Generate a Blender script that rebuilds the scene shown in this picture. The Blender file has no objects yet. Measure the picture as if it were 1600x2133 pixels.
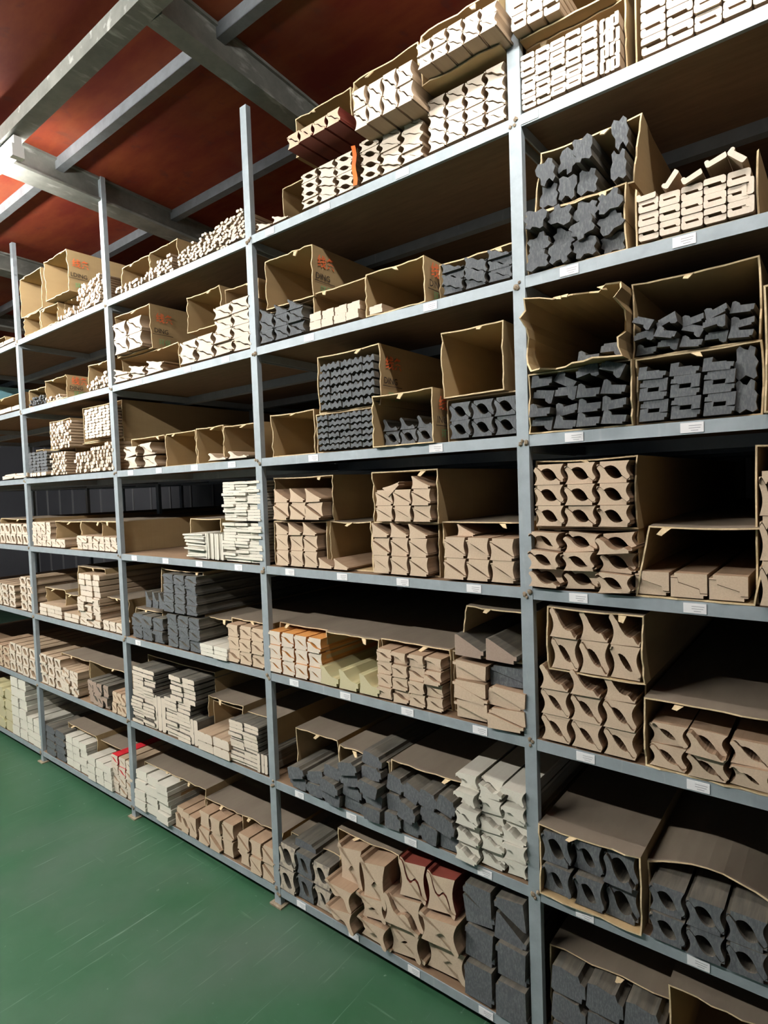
import bpy, math, random
from mathutils import Matrix, Vector
random.seed(7)
SC = bpy.context.scene
COL = SC.collection
PI = math.pi

# ------------------------------------------------------------------ camera, world, lights, exposure
cam_d = bpy.data.cameras.new('camera')
cam = bpy.data.objects.new('camera', cam_d); COL.objects.link(cam)
CR = ((0.785361, 0.001191, 0.619037), (0.618021, 0.055791, -0.784179), (-0.035471, 0.998442, 0.04308))
cam.matrix_world = Matrix.Translation((2.63724, -1.37197, 1.50554)) @ Matrix(CR).to_4x4()
cam_d.sensor_fit = 'VERTICAL'; cam_d.sensor_height = 36.0
cam_d.lens = 36.0 * 1233.93 / 2133.0
cam_d.clip_start = 0.02
SC.camera = cam
SC.view_settings.view_transform = 'Standard'
SC.view_settings.look = 'None'
SC.view_settings.gamma = 1.0
SC.view_settings.use_curve_mapping = False
SC.view_settings.exposure = 1.32
w = bpy.data.worlds.new('world'); SC.world = w; w.use_nodes = True
w.node_tree.nodes['Background'].inputs[0].default_value = (0.75, 0.85, 1.0, 1)
w.node_tree.nodes['Background'].inputs[1].default_value = 0.06
TUBE_POWER = 48.0
AISLE_FILL_POWER = 185.0
SC.cycles.max_bounces = 6
SC.cycles.diffuse_bounces = 4

# ------------------------------------------------------------------ materials
def mat(name, base, rough=0.7, noise=None, metal=0.0, emit=None, spec=0.3, bump=0.0):
    """noise: (scale vec, amount, second colour) mixed over the base in world position"""
    m = bpy.data.materials.new(name); m.use_nodes = True
    nt = m.node_tree; b = nt.nodes['Principled BSDF']
    b.inputs['Base Color'].default_value = (*base, 1)
    b.inputs['Roughness'].default_value = rough
    b.inputs['Metallic'].default_value = metal
    b.inputs['Specular IOR Level'].default_value = spec
    if emit:
        b.inputs['Emission Color'].default_value = (*emit[0], 1); b.inputs['Emission Strength'].default_value = emit[1]
    if noise:
        g = nt.nodes.new('ShaderNodeNewGeometry'); mp = nt.nodes.new('ShaderNodeMapping')
        mp.inputs['Scale'].default_value = noise[0]
        nt.links.new(g.outputs['Position'], mp.inputs['Vector'])
        n = nt.nodes.new('ShaderNodeTexNoise'); n.inputs['Scale'].default_value = 1.0
        n.inputs['Detail'].default_value = 5.0; n.inputs['Roughness'].default_value = 0.65
        nt.links.new(mp.outputs[0], n.inputs['Vector'])
        r = nt.nodes.new('ShaderNodeMapRange'); r.inputs[1].default_value = noise[3] if len(noise) > 3 else 0.35
        r.inputs[2].default_value = noise[4] if len(noise) > 4 else 0.7
        r.inputs[4].default_value = noise[1]
        nt.links.new(n.outputs['Fac'], r.inputs[0])
        mx = nt.nodes.new('ShaderNodeMix'); mx.data_type = 'RGBA'
        mx.inputs[6].default_value = (*base, 1); mx.inputs[7].default_value = (*noise[2], 1)
        nt.links.new(r.outputs[0], mx.inputs[0]); nt.links.new(mx.outputs[2], b.inputs['Base Color'])
        if bump:
            bp = nt.nodes.new('ShaderNodeBump'); bp.inputs['Strength'].default_value = bump; bp.inputs['Distance'].default_value = 0.003
            nt.links.new(n.outputs['Fac'], bp.inputs['Height']); nt.links.new(bp.outputs[0], b.inputs['Normal'])
    return m

def layer(m, scale, lo, hi, col, amt, stretch_rot=0.0):
    """one more world-position noise layer of a second colour over a material"""
    nt = m.node_tree; b = nt.nodes['Principled BSDF']
    g = nt.nodes.new('ShaderNodeNewGeometry'); mp = nt.nodes.new('ShaderNodeMapping'); mp.inputs['Scale'].default_value = scale
    mp.inputs['Rotation'].default_value = (0, 0, stretch_rot)
    nt.links.new(g.outputs['Position'], mp.inputs['Vector'])
    n = nt.nodes.new('ShaderNodeTexNoise'); n.inputs['Scale'].default_value = 1; n.inputs['Detail'].default_value = 4
    nt.links.new(mp.outputs[0], n.inputs['Vector'])
    r = nt.nodes.new('ShaderNodeMapRange'); r.inputs[1].default_value = lo; r.inputs[2].default_value = hi; r.inputs[4].default_value = amt
    nt.links.new(n.outputs['Fac'], r.inputs[0])
    mx = nt.nodes.new('ShaderNodeMix'); mx.data_type = 'RGBA'; mx.inputs[7].default_value = (*col, 1)
    src = b.inputs['Base Color'].links[0].from_socket
    nt.links.new(src, mx.inputs[6]); nt.links.new(r.outputs[0], mx.inputs[0]); nt.links.new(mx.outputs[2], b.inputs['Base Color'])

FIB = (260, 40, 260)
END = {
 'cream': mat('mdf_end_cream', (0.72, 0.635, 0.52), .9, (FIB, .35, (0.52, 0.42, 0.33)), spec=.1),
 'tan': mat('mdf_end_tan', (0.64, 0.505, 0.365), .9, (FIB, .4, (0.42, 0.31, 0.21)), spec=.1),
 'charcoal': mat('charcoal_end', (0.095, 0.102, 0.108), .85, ((300, 40, 90), .6, (0.23, 0.245, 0.25), .45, .72), spec=.15),
 'yellow': mat('yellowish_end', (0.58, 0.53, 0.34), .9, (FIB, .3, (0.45, 0.40, 0.22)), spec=.1),
 'graytan': mat('grey_tan_end', (0.50, 0.43, 0.34), .9, ((40, 10, 40), .6, (0.12, 0.12, 0.12), .5, .62), spec=.1),
 'darktan': mat('brown_end', (0.38, 0.29, 0.23), .9, (FIB, .4, (0.26, 0.19, 0.15)), spec=.1),
 'white': mat('white_end', (0.74, 0.71, 0.61), .85, (FIB, .35, (0.58, 0.55, 0.44)), spec=.15),
}
SIDE = {
 'cream': mat('mdf_side', (0.37, 0.275, 0.185), .85, ((80, 6, 80), .5, (0.27, 0.19, 0.12)), spec=.15),
 'tan': mat('mdf_side_brown', (0.33, 0.23, 0.15), .85, ((80, 6, 80), .5, (0.24, 0.15, 0.09)), spec=.15),
 'charcoal': mat('charcoal_side', (0.085, 0.08, 0.068), .65, ((60, 5, 60), .6, (0.19, 0.165, 0.125), .42, .68), spec=.2),
 'orange': mat('orange_side', (0.55, 0.25, 0.07), .6, ((60, 6, 60), .5, (0.40, 0.16, 0.04))),
 'red': mat('red_side', (0.17, 0.040, 0.028), .6, ((60, 6, 60), .5, (0.18, 0.03, 0.02))),
 'brightred': mat('bright_red_side', (0.55, 0.02, 0.03), .5, ((60, 6, 60), .5, (0.4, 0.02, 0.03))),
 'yellow': mat('yellowish_side', (0.50, 0.44, 0.24), .7, ((60, 6, 60), .5, (0.40, 0.42, 0.24))),
 'white': mat('white_side', (0.50, 0.48, 0.41), .65, ((60, 6, 60), .4, (0.38, 0.36, 0.29))),
}
PAIRM = {'cream': ('cream', 'cream'), 'tan': ('tan', 'tan'), 'charcoal': ('charcoal', 'charcoal'), 'orange': ('cream', 'orange'),
 'redside': ('tan', 'red'), 'yellow': ('yellow', 'yellow'), 'darktan': ('darktan', 'charcoal'), 'graytan': ('graytan', 'charcoal'),
 'white': ('white', 'white'), 'redcream': ('cream', 'brightred'), 'creamdark': ('cream', 'charcoal')}
ADJ = {'cream': 'pale', 'tan': 'tan', 'charcoal': 'charcoal', 'orange': 'orange-sided', 'redside': 'red-sided', 'yellow': 'yellowish',
 'darktan': 'brown', 'graytan': 'grey-brown', 'white': 'white', 'redcream': 'red-edged', 'creamdark': 'pale-ended'}

STEEL = mat('galvanised_steel', (0.37, 0.425, 0.45), .6, ((22, 22, 22), .55, (0.25, 0.29, 0.305)), metal=.25, spec=.35)
layer(STEEL, (60, 60, 9), .62, .75, (0.5, 0.54, 0.54), .6)
RUST = mat('weld_rust', (0.20, 0.15, 0.10), .95, ((90, 90, 90), .8, (0.42, 0.36, 0.26)))
BOARD = mat('plywood_shelf', (0.25, 0.165, 0.10), .8, ((9, 60, 9), .6, (0.17, 0.11, 0.065)), spec=.2)
CARD = mat('corrugated_card', (0.40, 0.285, 0.145), .85, ((14, 3, 14), .55, (0.28, 0.19, 0.095)), spec=.12)
layer(CARD, (5, 260, 2), .45, .7, (0.33, 0.225, 0.115), .35)
CARDTOP = mat('dusty_shaded_card', (0.20, 0.165, 0.125), .95, ((14, 3, 14), .55, (0.145, 0.115, 0.085)), spec=.05)  # carton tops: shade of the shelf above painted into the colour, plus dust
CARDIN = mat('card_inside', (0.42, 0.305, 0.16), .9, ((14, 3, 14), .45, (0.32, 0.225, 0.115)), spec=.08)
CUT = mat('torn_card_edge', (0.72, 0.58, 0.36), .95, ((120, 120, 120), .6, (0.50, 0.37, 0.21)), spec=.05)
PRINT_K = mat('black_print', (0.05, 0.035, 0.025), .8)
PRINT_R = mat('red_print', (0.78, 0.16, 0.05), .8)
PRINT_G = mat('green_print', (0.20, 0.38, 0.16), .8)
PAPER = mat('white_sticker', (0.86, 0.86, 0.86), .6)
INK = mat('sticker_ink', (0.35, 0.35, 0.37), .7)
FLOOR = mat('green_floor_paint', (0.025, 0.088, 0.041), .42, ((3.2, 3.2, 3.2), .55, (0.055, 0.118, 0.072), .35, .75), spec=.35, bump=.1)
layer(FLOOR, (70, 3.0, 3), .64, .78, (0.26, 0.35, 0.30), .7, .75)
layer(FLOOR, (2.5, 45, 3), .68, .82, (0.24, 0.33, 0.27), .6, .35)
layer(FLOOR, (35, 35, 35), .70, .78, (0.34, 0.40, 0.36), .6)
layer(FLOOR, (1.3, 1.3, 1.3), .50, .75, (0.10, 0.13, 0.11), .55)
CEIL = mat('red_plywood_ceiling', (0.155, 0.021, 0.012), .75, ((3, 9, 3), .7, (0.25, 0.060, 0.018)), spec=.15)
layer(CEIL, (18, 14, 10), .60, .72, (0.12, 0.03, 0.02), .7)
layer(CEIL, (2.0, 1.4, 1), .55, .72, (0.24, 0.10, 0.045), .6)
OLDST = mat('old_galvanised_purlin', (0.20, 0.22, 0.235), .5, ((22, 22, 22), .6, (0.12, 0.13, 0.14)), metal=.5)
CONC = mat('weathered_steel_beam', (0.21, 0.215, 0.19), .7, ((14, 14, 14), .7, (0.11, 0.115, 0.10)), metal=.15, spec=.4)
layer(CONC, (30, 8, 30), .6, .72, (0.50, 0.51, 0.47), .6)
WALL = mat('grey_wall_panel', (0.13, 0.13, 0.145), .7, ((3, 3, 1.5), .5, (0.09, 0.09, 0.10)))
SEAM = mat('wall_seam', (0.24, 0.24, 0.25), .6)
GLOW = mat('lit_tube', (1, 1, 1), .5, emit=((1.0, 0.97, 0.93), TUBE_POWER))
GLOW2 = mat('aisle_fill_tube', (1, 1, 1), .5, emit=((1.0, 0.97, 0.93), AISLE_FILL_POWER))  # glow of the added fill tubes over the aisle
LAMPW = mat('lamp_enamel', (0.75, 0.75, 0.72), .5)
STRAP = mat('orange_strap', (0.85, 0.17, 0.03), .5)
CYAN = mat('pale_blue_plastic', (0.30, 0.62, 0.72), .5)
DUST = mat('grey_bag', (0.16, 0.15, 0.15), .9, ((50, 50, 50), .7, (0.35, 0.33, 0.32)))

# ------------------------------------------------------------------ mesh helpers
class MB:
    def __init__(s): s.v = []; s.f = []; s.m = []
    def box(s, x0, x1, y0, y1, z0, z1, mi=0):
        b = len(s.v)
        s.v += [(x0,y0,z0),(x1,y0,z0),(x1,y1,z0),(x0,y1,z0),(x0,y0,z1),(x1,y0,z1),(x1,y1,z1),(x0,y1,z1)]
        for q in ((0,3,2,1),(4,5,6,7),(0,1,5,4),(1,2,6,5),(2,3,7,6),(3,0,4,7)):
            s.f.append(tuple(b+i for i in q)); s.m.append(mi)
        return s
    def quad(s, a, b, c, d, mi=0):
        n = len(s.v); s.v += [a, b, c, d]; s.f.append((n, n+1, n+2, n+3)); s.m.append(mi); return s
    def tube(s, p0, p1, r, n=12, mi=0):
        p0 = Vector(p0); p1 = Vector(p1); d = (p1-p0).normalized()
        a = d.orthogonal().normalized(); c = d.cross(a); b = len(s.v)
        for p in (p0, p1):
            for i in range(n):
                t = 2*PI*i/n; s.v.append(tuple(p + a*math.cos(t)*r + c*math.sin(t)*r))
        for i in range(n):
            j = (i+1) % n; s.f.append((b+i, b+j, b+n+j, b+n+i)); s.m.append(mi)
        s.f.append(tuple(b+n-1-i for i in range(n))); s.f.append(tuple(b+n+i for i in range(n))); s.m += [mi, mi]
        return s
    def blob(s, c, r, mi=0, n=7, rng=random):
        b = len(s.v); k = 5
        for i in range(k+1):
            ph = PI*i/k
            for j in range(n):
                t = 2*PI*j/n; q = r*(.75+.5*rng.random())
                s.v.append((c[0]+q*math.sin(ph)*math.cos(t), c[1]+.7*q*math.sin(ph)*math.sin(t), c[2]+q*math.cos(ph)))
        for i in range(k):
            for j in range(n):
                jj = (j+1) % n; s.f.append((b+i*n+j, b+(i+1)*n+j, b+(i+1)*n+jj, b+i*n+jj)); s.m.append(mi)
        return s
    def mesh(s, name, mats):
        me = bpy.data.meshes.new(name); me.from_pydata(s.v, [], s.f)
        for m in (mats if isinstance(mats, (list, tuple)) else [mats]): me.materials.append(m)
        me.polygons.foreach_set('material_index', s.m); me.update()
        return me
    def build(s, name, mats, parent=None, label=None):
        o = bpy.data.objects.new(name, s.mesh(name, mats)); COL.objects.link(o)
        if parent is not None: o.parent = parent
        if label: o['label'] = label
        return o

def empty(name, loc=(0,0,0)):
    o = bpy.data.objects.new(name, None); COL.objects.link(o); o.location = loc; o.empty_display_size = .05; return o
def tag(o, label, cat, group=None):
    o['label'] = label; o['category'] = cat
    if group: o['group'] = group
    return o
def struct(o): o['kind'] = 'structure'; return o

# ------------------------------------------------------------------ room shell
CZ = 2.93
struct(MB().box(-7, 5, -4.2, 2.6, -.05, 0).build('floor', FLOOR))
struct(MB().box(-7, 5, -4.2, 2.6, CZ, CZ+.03).build('ceiling', CEIL))
wb = MB().box(-7, 5, 2.4, 2.6, 0, CZ)
for i in range(30):
    x = -7 + .4*i; wb.box(x-.012, x+.012, 2.385, 2.4, 0, CZ, 1)
struct(wb.build('wall_back', [WALL, SEAM]))
struct(MB().box(-7.1, -7, -4.2, 2.6, 0, CZ).build('wall_left', WALL))
struct(MB().box(5, 5.1, -4.2, 2.6, 0, CZ).build('wall_right', WALL))

def beam(n, p0, p1, w, z0, z1, lip=0.0, m=CONC):
    """I-shaped ceiling beam from p0 to p1 (xy of its centre line)"""
    p0 = Vector((*p0, 0)); p1 = Vector((*p1, 0)); d = (p1-p0).normalized(); s = Vector((-d.y, d.x, 0))*(w/2)
    mb = MB()
    def bar(o0, o1, a, b):
        v = [p0+s*o0, p0+s*o1, p1+s*o1, p1+s*o0]; k = len(mb.v)
        mb.v += [(q.x, q.y, a) for q in v] + [(q.x, q.y, b) for q in v]
        for q in ((0,1,2,3),(7,6,5,4),(0,4,5,1),(1,5,6,2),(2,6,7,3),(3,7,4,0)): mb.f.append(tuple(k+i for i in q)); mb.m.append(0)
    if lip:
        bar(-1, 1, z0, z0+.012); bar(-1+lip, 1-lip, z0+.012, z1-.01); bar(-1, 1, z1-.01, z1)
    else: bar(-1, 1, z0, z1)
    return struct(mb.build('trim_%d' % n, m))
BZ = 2.826
beam(1, (1.116, -.398), (.85, 2.4), .070, BZ, CZ, .3)
beam(2, (-.004, -.398), (-.33, 2.4), .115, BZ, CZ, .3)
beam(3, (-1.20, -.398), (-1.5, 2.4), .115, BZ, CZ, .3)
beam(4, (-7, -.430), (5, -.430), .060, BZ, CZ-.055)
beam(5, (-7, -.175), (5, -.175), .034, 2.886, CZ, 0, OLDST)
beam(6, (-7, .405), (5, .405), .036, 2.886, CZ, 0, OLDST)
beam(7, (-7, 1.0), (5, 1.0), .036, 2.886, CZ, 0, OLDST)
beam(8, (2.38, -.398), (2.15, 2.4), .10, BZ, CZ, .3)
beam(9, (-2.42, -.398), (-2.7, 2.4), .115, BZ, CZ, .3)
beam(10, (-7, -1.3), (5, -1.3), .05, 2.886, CZ, 0, OLDST)

# ------------------------------------------------------------------ lamps
def lamp(x0, x1, y, z, label, m, hang=0.03, hw=.013):
    r = empty('tube_lamp', ((x0+x1)/2, y, z)); tag(r, label, 'lamp', 'ceiling tube lamps')
    c = (x0+x1)/2
    MB().box(x0-c, x1-c, -hw, hw, .024, .024+hang).build('lamp_housing', LAMPW, r)
    MB().tube((x0-c+.03, 0, 0), (x1-c-.03, 0, 0), .014, 14).build('glowing_tube', m, r)
    for s in (x0-c, x1-c-.03): MB().box(s, s+.03, -.02, .02, -.02, .024).build('end_cap', LAMPW, r)
lamp(-.98, .27, -.435, 2.765, 'lit ceiling tube lamp at the upper left, under the grey beam', GLOW)
lamp(1.75, 3.0, -.435, 2.765, 'lit ceiling tube lamp above the right-hand bays', GLOW)
lamp(-3.6, -2.35, -.435, 2.765, 'lit ceiling tube lamp far along the aisle to the left', GLOW)
for q in (-3.0, -1.4, .2):
    lamp(q, q+1.25, -1.95, 2.80, {-3.0: 'leftmost added fill tube over the aisle, out of view', -1.4: 'middle added fill tube over the aisle, out of view', .2: 'rightmost added fill tube over the aisle, out of view, nearest the viewpoint'}[q], GLOW2, .03, .16)  # added unseen frontal fill; wide housings keep its light off the ceiling

# ------------------------------------------------------------------ rack
ZL=[2.3717, 1.9897, 1.6053, 1.226, 0.8435, 0.4511, 0.0521]
PILES=[
('R', 1, 'lower left stack', 2.0183, 2.2, 2.3927, 2.517, 'jboard', 5, 5, 'cream', 0.0, {}),
('R', 1, 'upright pair stack', 2.2039, 2.247, 2.3927, 2.511, 'jboardv', 2, 4, 'cream', 0.0, {}),
('R', 1, 'upper left stack', 2.011, 2.128, 2.559, 2.63, 'jboard', 3, 2, 'cream', -0.03, {}),
('R', 1, 'right stack', 2.2893, 2.643, 2.3927, 2.6277, 'jboard', 7, 7, 'cream', 0.0, {}),
('R', 2, 'lower charcoal heap', 2.0228, 2.247, 2.0107, 2.136, 'chunk', 4, 3, 'charcoal', 0.0, {'messy': 1}),
('R', 2, 'upper charcoal heap', 2.051, 2.19, 2.157, 2.262, 'chunk', 3, 2, 'charcoal', 0.0, {'messy': 1}),
('R', 2, 'tall charcoal column', 2.223, 2.258, 2.157, 2.282, 'chunk', 1, 2, 'charcoal', 0.0, {'messy': 1}),
('R', 2, 'right stack', 2.2783, 2.487, 2.0107, 2.099, 'jboard', 5, 3, 'cream', 0.0, {'top': 'messy'}),
('R', 2, 'upright right pair', 2.4702, 2.492, 2.0107, 2.079, 'jboardv', 1, 2, 'cream', 0.0, {}),
('R', 3, 'lower left heap', 2.0214, 2.252, 1.6263, 1.759, 'wedgeboard', 4, 4, 'charcoal', 0.0, {'messy': 1}),
('R', 3, 'torn upper carton', 2.137, 2.245, 1.773, 1.805, 'wedgeboard', 2, 1, 'charcoal', 0.0, {'messy': 1}),
('R', 3, 'lower right stack', 2.2721, 2.46, 1.6263, 1.743, 'notchwedge', 3, 2, 'charcoal', 0.0, {'top': 'single'}),
('R', 3, 'lower right upright pair', 2.4533, 2.494, 1.6263, 1.76, 'chunk', 1, 2, 'charcoal', 0.01, {}),
('R', 3, 'upper right heap', 2.262, 2.49, 1.774, 1.847, 'wedgeboard', 5, 3, 'charcoal', 0.01, {'messy': 1}),
('R', 4, 'upper left stack', 2.026, 2.253, 1.395, 1.545, 'cove', 3, 3, 'tan', 0.0, {'shift': 1}),
('R', 4, 'lower left stack', 2.0139, 2.26, 1.247, 1.381, 'cove', 3, 3, 'tan', 0.0, {'jit': 3}),
('R', 4, 'lower right row', 2.2578, 2.477, 1.247, 1.299, 'lipplank', 3, 1, 'tan', 0.0, {}),
('R', 4, 'rightmost stack', 2.4964, 2.601, 1.247, 1.51, 'cove', 2, 3, 'tan', -0.02, {}),
('R', 5, 'upper carton', 2.059, 2.27, 1.048, 1.174, 'coveb', 3, 1, 'tan', 0.0, {'top': 'single'}),
('R', 5, 'lower left stack', 2.0294, 2.258, 0.8645, 1.034, 'coveb', 3, 2, 'tan', 0.0, {'top': 'single'}),
('R', 5, 'lower right stack', 2.2823, 2.517, 0.8645, 0.964, 'coveb', 3, 2, 'tan', 0.0, {'jit': 2}),
('R', 6, 'left carton', 2.0258, 2.256, 0.4721, 0.637, 'cove', 3, 2, 'charcoal', 0.0, {'jit': 2.2}),
('R', 6, 'right stack', 2.2788, 2.506, 0.4721, 0.601, 'cove', 3, 2, 'charcoal', -0.01, {}),
('R', 7, 'left stack', 2.0377, 2.307, 0.0731, 0.29, 'flatboard', 3, 3, 'charcoal', 0.0, {}),
('M', 1, 'lower left stack', 1.2665, 1.487, 2.3927, 2.499, 'horned', 3, 4, 'cream', 0.0, {}),
('M', 1, 'lower middle stack', 1.5115, 1.734, 2.3927, 2.508, 'horned', 3, 4, 'cream', 0.0, {}),
('M', 1, 'lower right stack', 1.7498, 1.978, 2.3927, 2.527, 'horned', 4, 4, 'cream', 0.0, {}),
('M', 1, 'upper left row', 1.286, 1.507, 2.542, 2.58, 'horned', 4, 1, 'redside', -0.075, {}),
('M', 1, 'upper middle stack', 1.554, 1.757, 2.495, 2.596, 'horned', 4, 2, 'cream', -0.075, {}),
('M', 1, 'upper right stack', 1.779, 2.003, 2.551, 2.61, 'horned', 5, 2, 'cream', -0.085, {}),
('M', 1, 'two end offcuts', 1.0414, 1.2, 2.3927, 2.4177, 'horned1', 2, 1, 'cream', 0.0, {}),
('M', 2, 'left charcoal stack', 1.038, 1.255, 2.0107, 2.118, 'horned', 3, 2, 'charcoal', 0.0, {'top': 'single', 'jit': 1}),
('M', 2, 'pale row', 1.2769, 1.487, 2.0107, 2.0657, 'block', 4, 2, 'cream', 0.0, {'jit': 1}),
('M', 2, 'lone block', 1.5226, 1.573, 2.0107, 2.0357, 'block', 1, 1, 'cream', 0.0, {}),
('M', 2, 'right charcoal stack', 1.7782, 1.983, 2.0107, 2.085, 'ess', 3, 2, 'charcoal', 0.0, {'top': 'single', 'jit': 1}),
('M', 3, 'upper charcoal stack', 1.313, 1.536, 1.753, 1.899, 'smallwave', 5, 6, 'charcoal', 0.0, {}),
('M', 3, 'lower charcoal stack', 1.296, 1.525, 1.6263, 1.739, 'smallwave', 5, 6, 'charcoal', 0.0, {}),
('M', 3, 'low charcoal row', 1.5392, 1.722, 1.6263, 1.695, 'cove', 3, 1, 'charcoal', 0.03, {'top': 'single'}),
('M', 3, 'right charcoal stack', 1.7885, 1.989, 1.6263, 1.721, 'cove', 3, 2, 'charcoal', 0.0, {}),
('M', 4, 'upper left stack', 1.071, 1.298, 1.405, 1.499, 'wedge', 3, 1, 'tan', 0.0, {'top': 'single', 'jit': 1}),
('M', 4, 'lower left stack', 1.0726, 1.274, 1.247, 1.386, 'wedge', 3, 2, 'tan', 0.0, {'top': 'single'}),
('M', 4, 'front pair', 1.2704, 1.404, 1.247, 1.281, 'wedge1', 2, 1, 'tan', 0.0, {}),
('M', 4, 'upper middle stack', 1.52, 1.722, 1.402, 1.516, 'wedge', 3, 2, 'tan', 0.0, {'top': 'one'}),
('M', 4, 'lower middle stack', 1.5032, 1.706, 1.247, 1.388, 'wedge', 3, 2, 'tan', 0.0, {'top': 'single'}),
('M', 4, 'right stack', 1.7563, 1.971, 1.247, 1.362, 'wedge', 3, 2, 'tan', 0.0, {}),
('M', 4, 'right carton', 1.778, 1.836, 1.36, 1.394, 'wedge1', 1, 1, 'tan', 0.04, {}),
('M', 5, 'left orange stack', 1.0125, 1.271, 0.8645, 1.012, 'ogee', 4, 3, 'orange', 0.0, {}),
('M', 5, 'yellowish front row', 1.2599, 1.513, 0.8645, 0.926, 'ogee1', 3, 1, 'yellow', 0.0, {'gap': 1}),
('M', 5, 'middle stack', 1.5042, 1.74, 0.8645, 1.018, 'ogee', 4, 4, 'tan', 0.0, {'jit': 1}),
('M', 5, 'two dark planks', 1.79, 1.972, 1.041, 1.098, 'bigwedge1', 2, 1, 'darktan', -0.01, {'jit': 1}),
('M', 5, 'right wedge stack', 1.7782, 1.99, 0.8645, 1.027, 'bigwedge', 2, 3, 'tan', 0.0, {'jit': 2.5, 'mix': 'charcoal'}),
('M', 6, 'left dark heap', 1.0963, 1.51, 0.4721, 0.683, 'flatboard', 5, 5, 'charcoal', -0.01, {'messy': 1, 'slope': 0.3}),
('M', 6, 'middle dark heap', 1.5186, 1.776, 0.4721, 0.625, 'flatboard', 4, 3, 'charcoal', -0.01, {'messy': 1}),
('M', 6, 'pale wavy stack', 1.7753, 1.987, 0.4721, 0.713, 'wavy', 3, 5, 'white', 0.0, {'jit': 2.5}),
('M', 7, 'left grey heap', 1.0153, 1.277, 0.0731, 0.243, 'cove', 3, 2, 'graytan', 0.0, {'jit': 1, 'mix': 'charcoal'}),
('M', 7, 'lower tan stack', 1.2767, 1.523, 0.0731, 0.226, 'bracket', 2, 2, 'tan', -0.01, {'jit': 4}),
('M', 7, 'upper tan pair', 1.305, 1.521, 0.195, 0.348, 'bracket', 2, 1, 'tan', -0.0, {'jit': 2}),
('M', 7, 'big lower stack', 1.5078, 1.779, 0.0731, 0.273, 'bracket', 2, 2, 'tan', -0.0, {'jit': 3}),
('M', 7, 'big upper pair', 1.561, 1.762, 0.271, 0.391, 'bracket', 2, 1, 'redside', 0.0, {}),
('M', 7, 'right dark heap', 1.7786, 1.981, 0.0731, 0.388, 'bigwedge', 2, 3, 'charcoal', -0.0, {'messy': 1}),
('M', 7, 'leaning plank', 1.075, 1.183, 0.236, 0.271, 'flatboard', 1, 1, 'charcoal', 0.02, {}),
('L', 1, 'tall heap', 0.5753, 0.974, 2.3927, 2.493, 'thin', 12, 11, 'cream', 0.0, {'slope': 0.45, 'messy': 1}),
('L', 1, 'small heap', 0.345, 0.525, 2.3927, 2.4577, 'thin', 6, 6, 'cream', 0.0, {'slope': 0.5, 'messy': 1}),
('L', 1, 'sparse sticks', 0.1013, 0.321, 2.3927, 2.4177, 'thin', 7, 2, 'cream', 0.0, {'messy': 1, 'slope': 0.9}),
('L', 2, 'upper left stack', 0.047, 0.288, 2.134, 2.266, 'horned', 2, 2, 'cream', 0.0, {}),
('L', 2, 'lower left stack', 0.0343, 0.437, 2.0107, 2.061, 'horned', 3, 1, 'cream', 0.0, {'jit': 1, 'top': 'single'}),
('L', 2, 'middle stack', 0.5582, 0.778, 2.0107, 2.1, 'horned', 2, 2, 'cream', 0.0, {'jit': 1}),
('L', 2, 'right stack', 0.7795, 0.992, 2.0107, 2.188, 'horned', 2, 4, 'cream', 0.0, {'jit': 1}),
('L', 3, 'left heap', 0.0944, 0.339, 1.6263, 1.718, 'horned', 2, 2, 'cream', 0.0, {'messy': 1}),
('L', 3, 'two right pieces', 0.7182, 0.961, 1.6263, 1.655, 'cove1', 2, 1, 'cream', -0.01, {'gap': 1}),
('L', 4, 'low flat stack', 0.5285, 0.666, 1.247, 1.346, 'flat', 1, 14, 'white', 0.0, {'jit': 1.5}),
('L', 4, 'upright white slats', 0.6643, 0.781, 1.247, 1.349, 'flatv', 12, 1, 'white', 0.0, {'jit': 1}),
('L', 4, 'lower white stack', 0.7792, 1.004, 1.247, 1.391, 'flat', 3, 13, 'white', 0.0, {'jit': 1}),
('L', 4, 'upper white stack', 0.785, 1.002, 1.399, 1.543, 'flat', 3, 14, 'white', 0.0, {'jit': 1}),
('L', 5, 'left dark stack', 0.0735, 0.336, 0.8645, 0.974, 'ogee', 3, 2, 'charcoal', 0.0, {'jit': 1}),
('L', 5, 'small dark group', 0.199, 0.346, 1.014, 1.086, 'ogee1', 3, 1, 'charcoal', 0.0, {'jit': 1}),
('L', 5, 'upper dark stack', 0.347, 0.589, 1.012, 1.172, 'ogee', 3, 4, 'charcoal', 0.0, {}),
('L', 5, 'lower dark stack', 0.3618, 0.6, 0.8645, 1.003, 'ogee', 3, 3, 'charcoal', 0.0, {}),
('L', 5, 'white flats', 0.6063, 0.779, 0.8645, 0.912, 'flat', 2, 3, 'white', -0.01, {}),
('L', 5, 'tan stack', 0.7737, 0.984, 0.8645, 1.008, 'ogee', 3, 3, 'tan', 0.0, {}),
('L', 6, 'upper left stack', 0.053, 0.237, 0.618, 0.729, 'flat', 2, 6, 'creamdark', 0.0, {'jit': 1}),
('L', 6, 'lower left stack', 0.0415, 0.236, 0.4721, 0.635, 'flat', 2, 11, 'creamdark', 0.0, {'jit': 1}),
('L', 6, 'left upright pair', 0.2198, 0.318, 0.4721, 0.628, 'flatv', 3, 1, 'creamdark', 0.0, {}),
('L', 6, 'upper middle stack', 0.367, 0.54, 0.637, 0.745, 'flat', 2, 5, 'creamdark', 0.0, {'jit': 1}),
('L', 6, 'lower middle stack', 0.3185, 0.504, 0.4721, 0.642, 'flat', 2, 10, 'creamdark', 0.0, {'jit': 1}),
('L', 6, 'middle upright pair', 0.496, 0.552, 0.4721, 0.581, 'flatv', 2, 1, 'creamdark', 0.0, {}),
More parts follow.
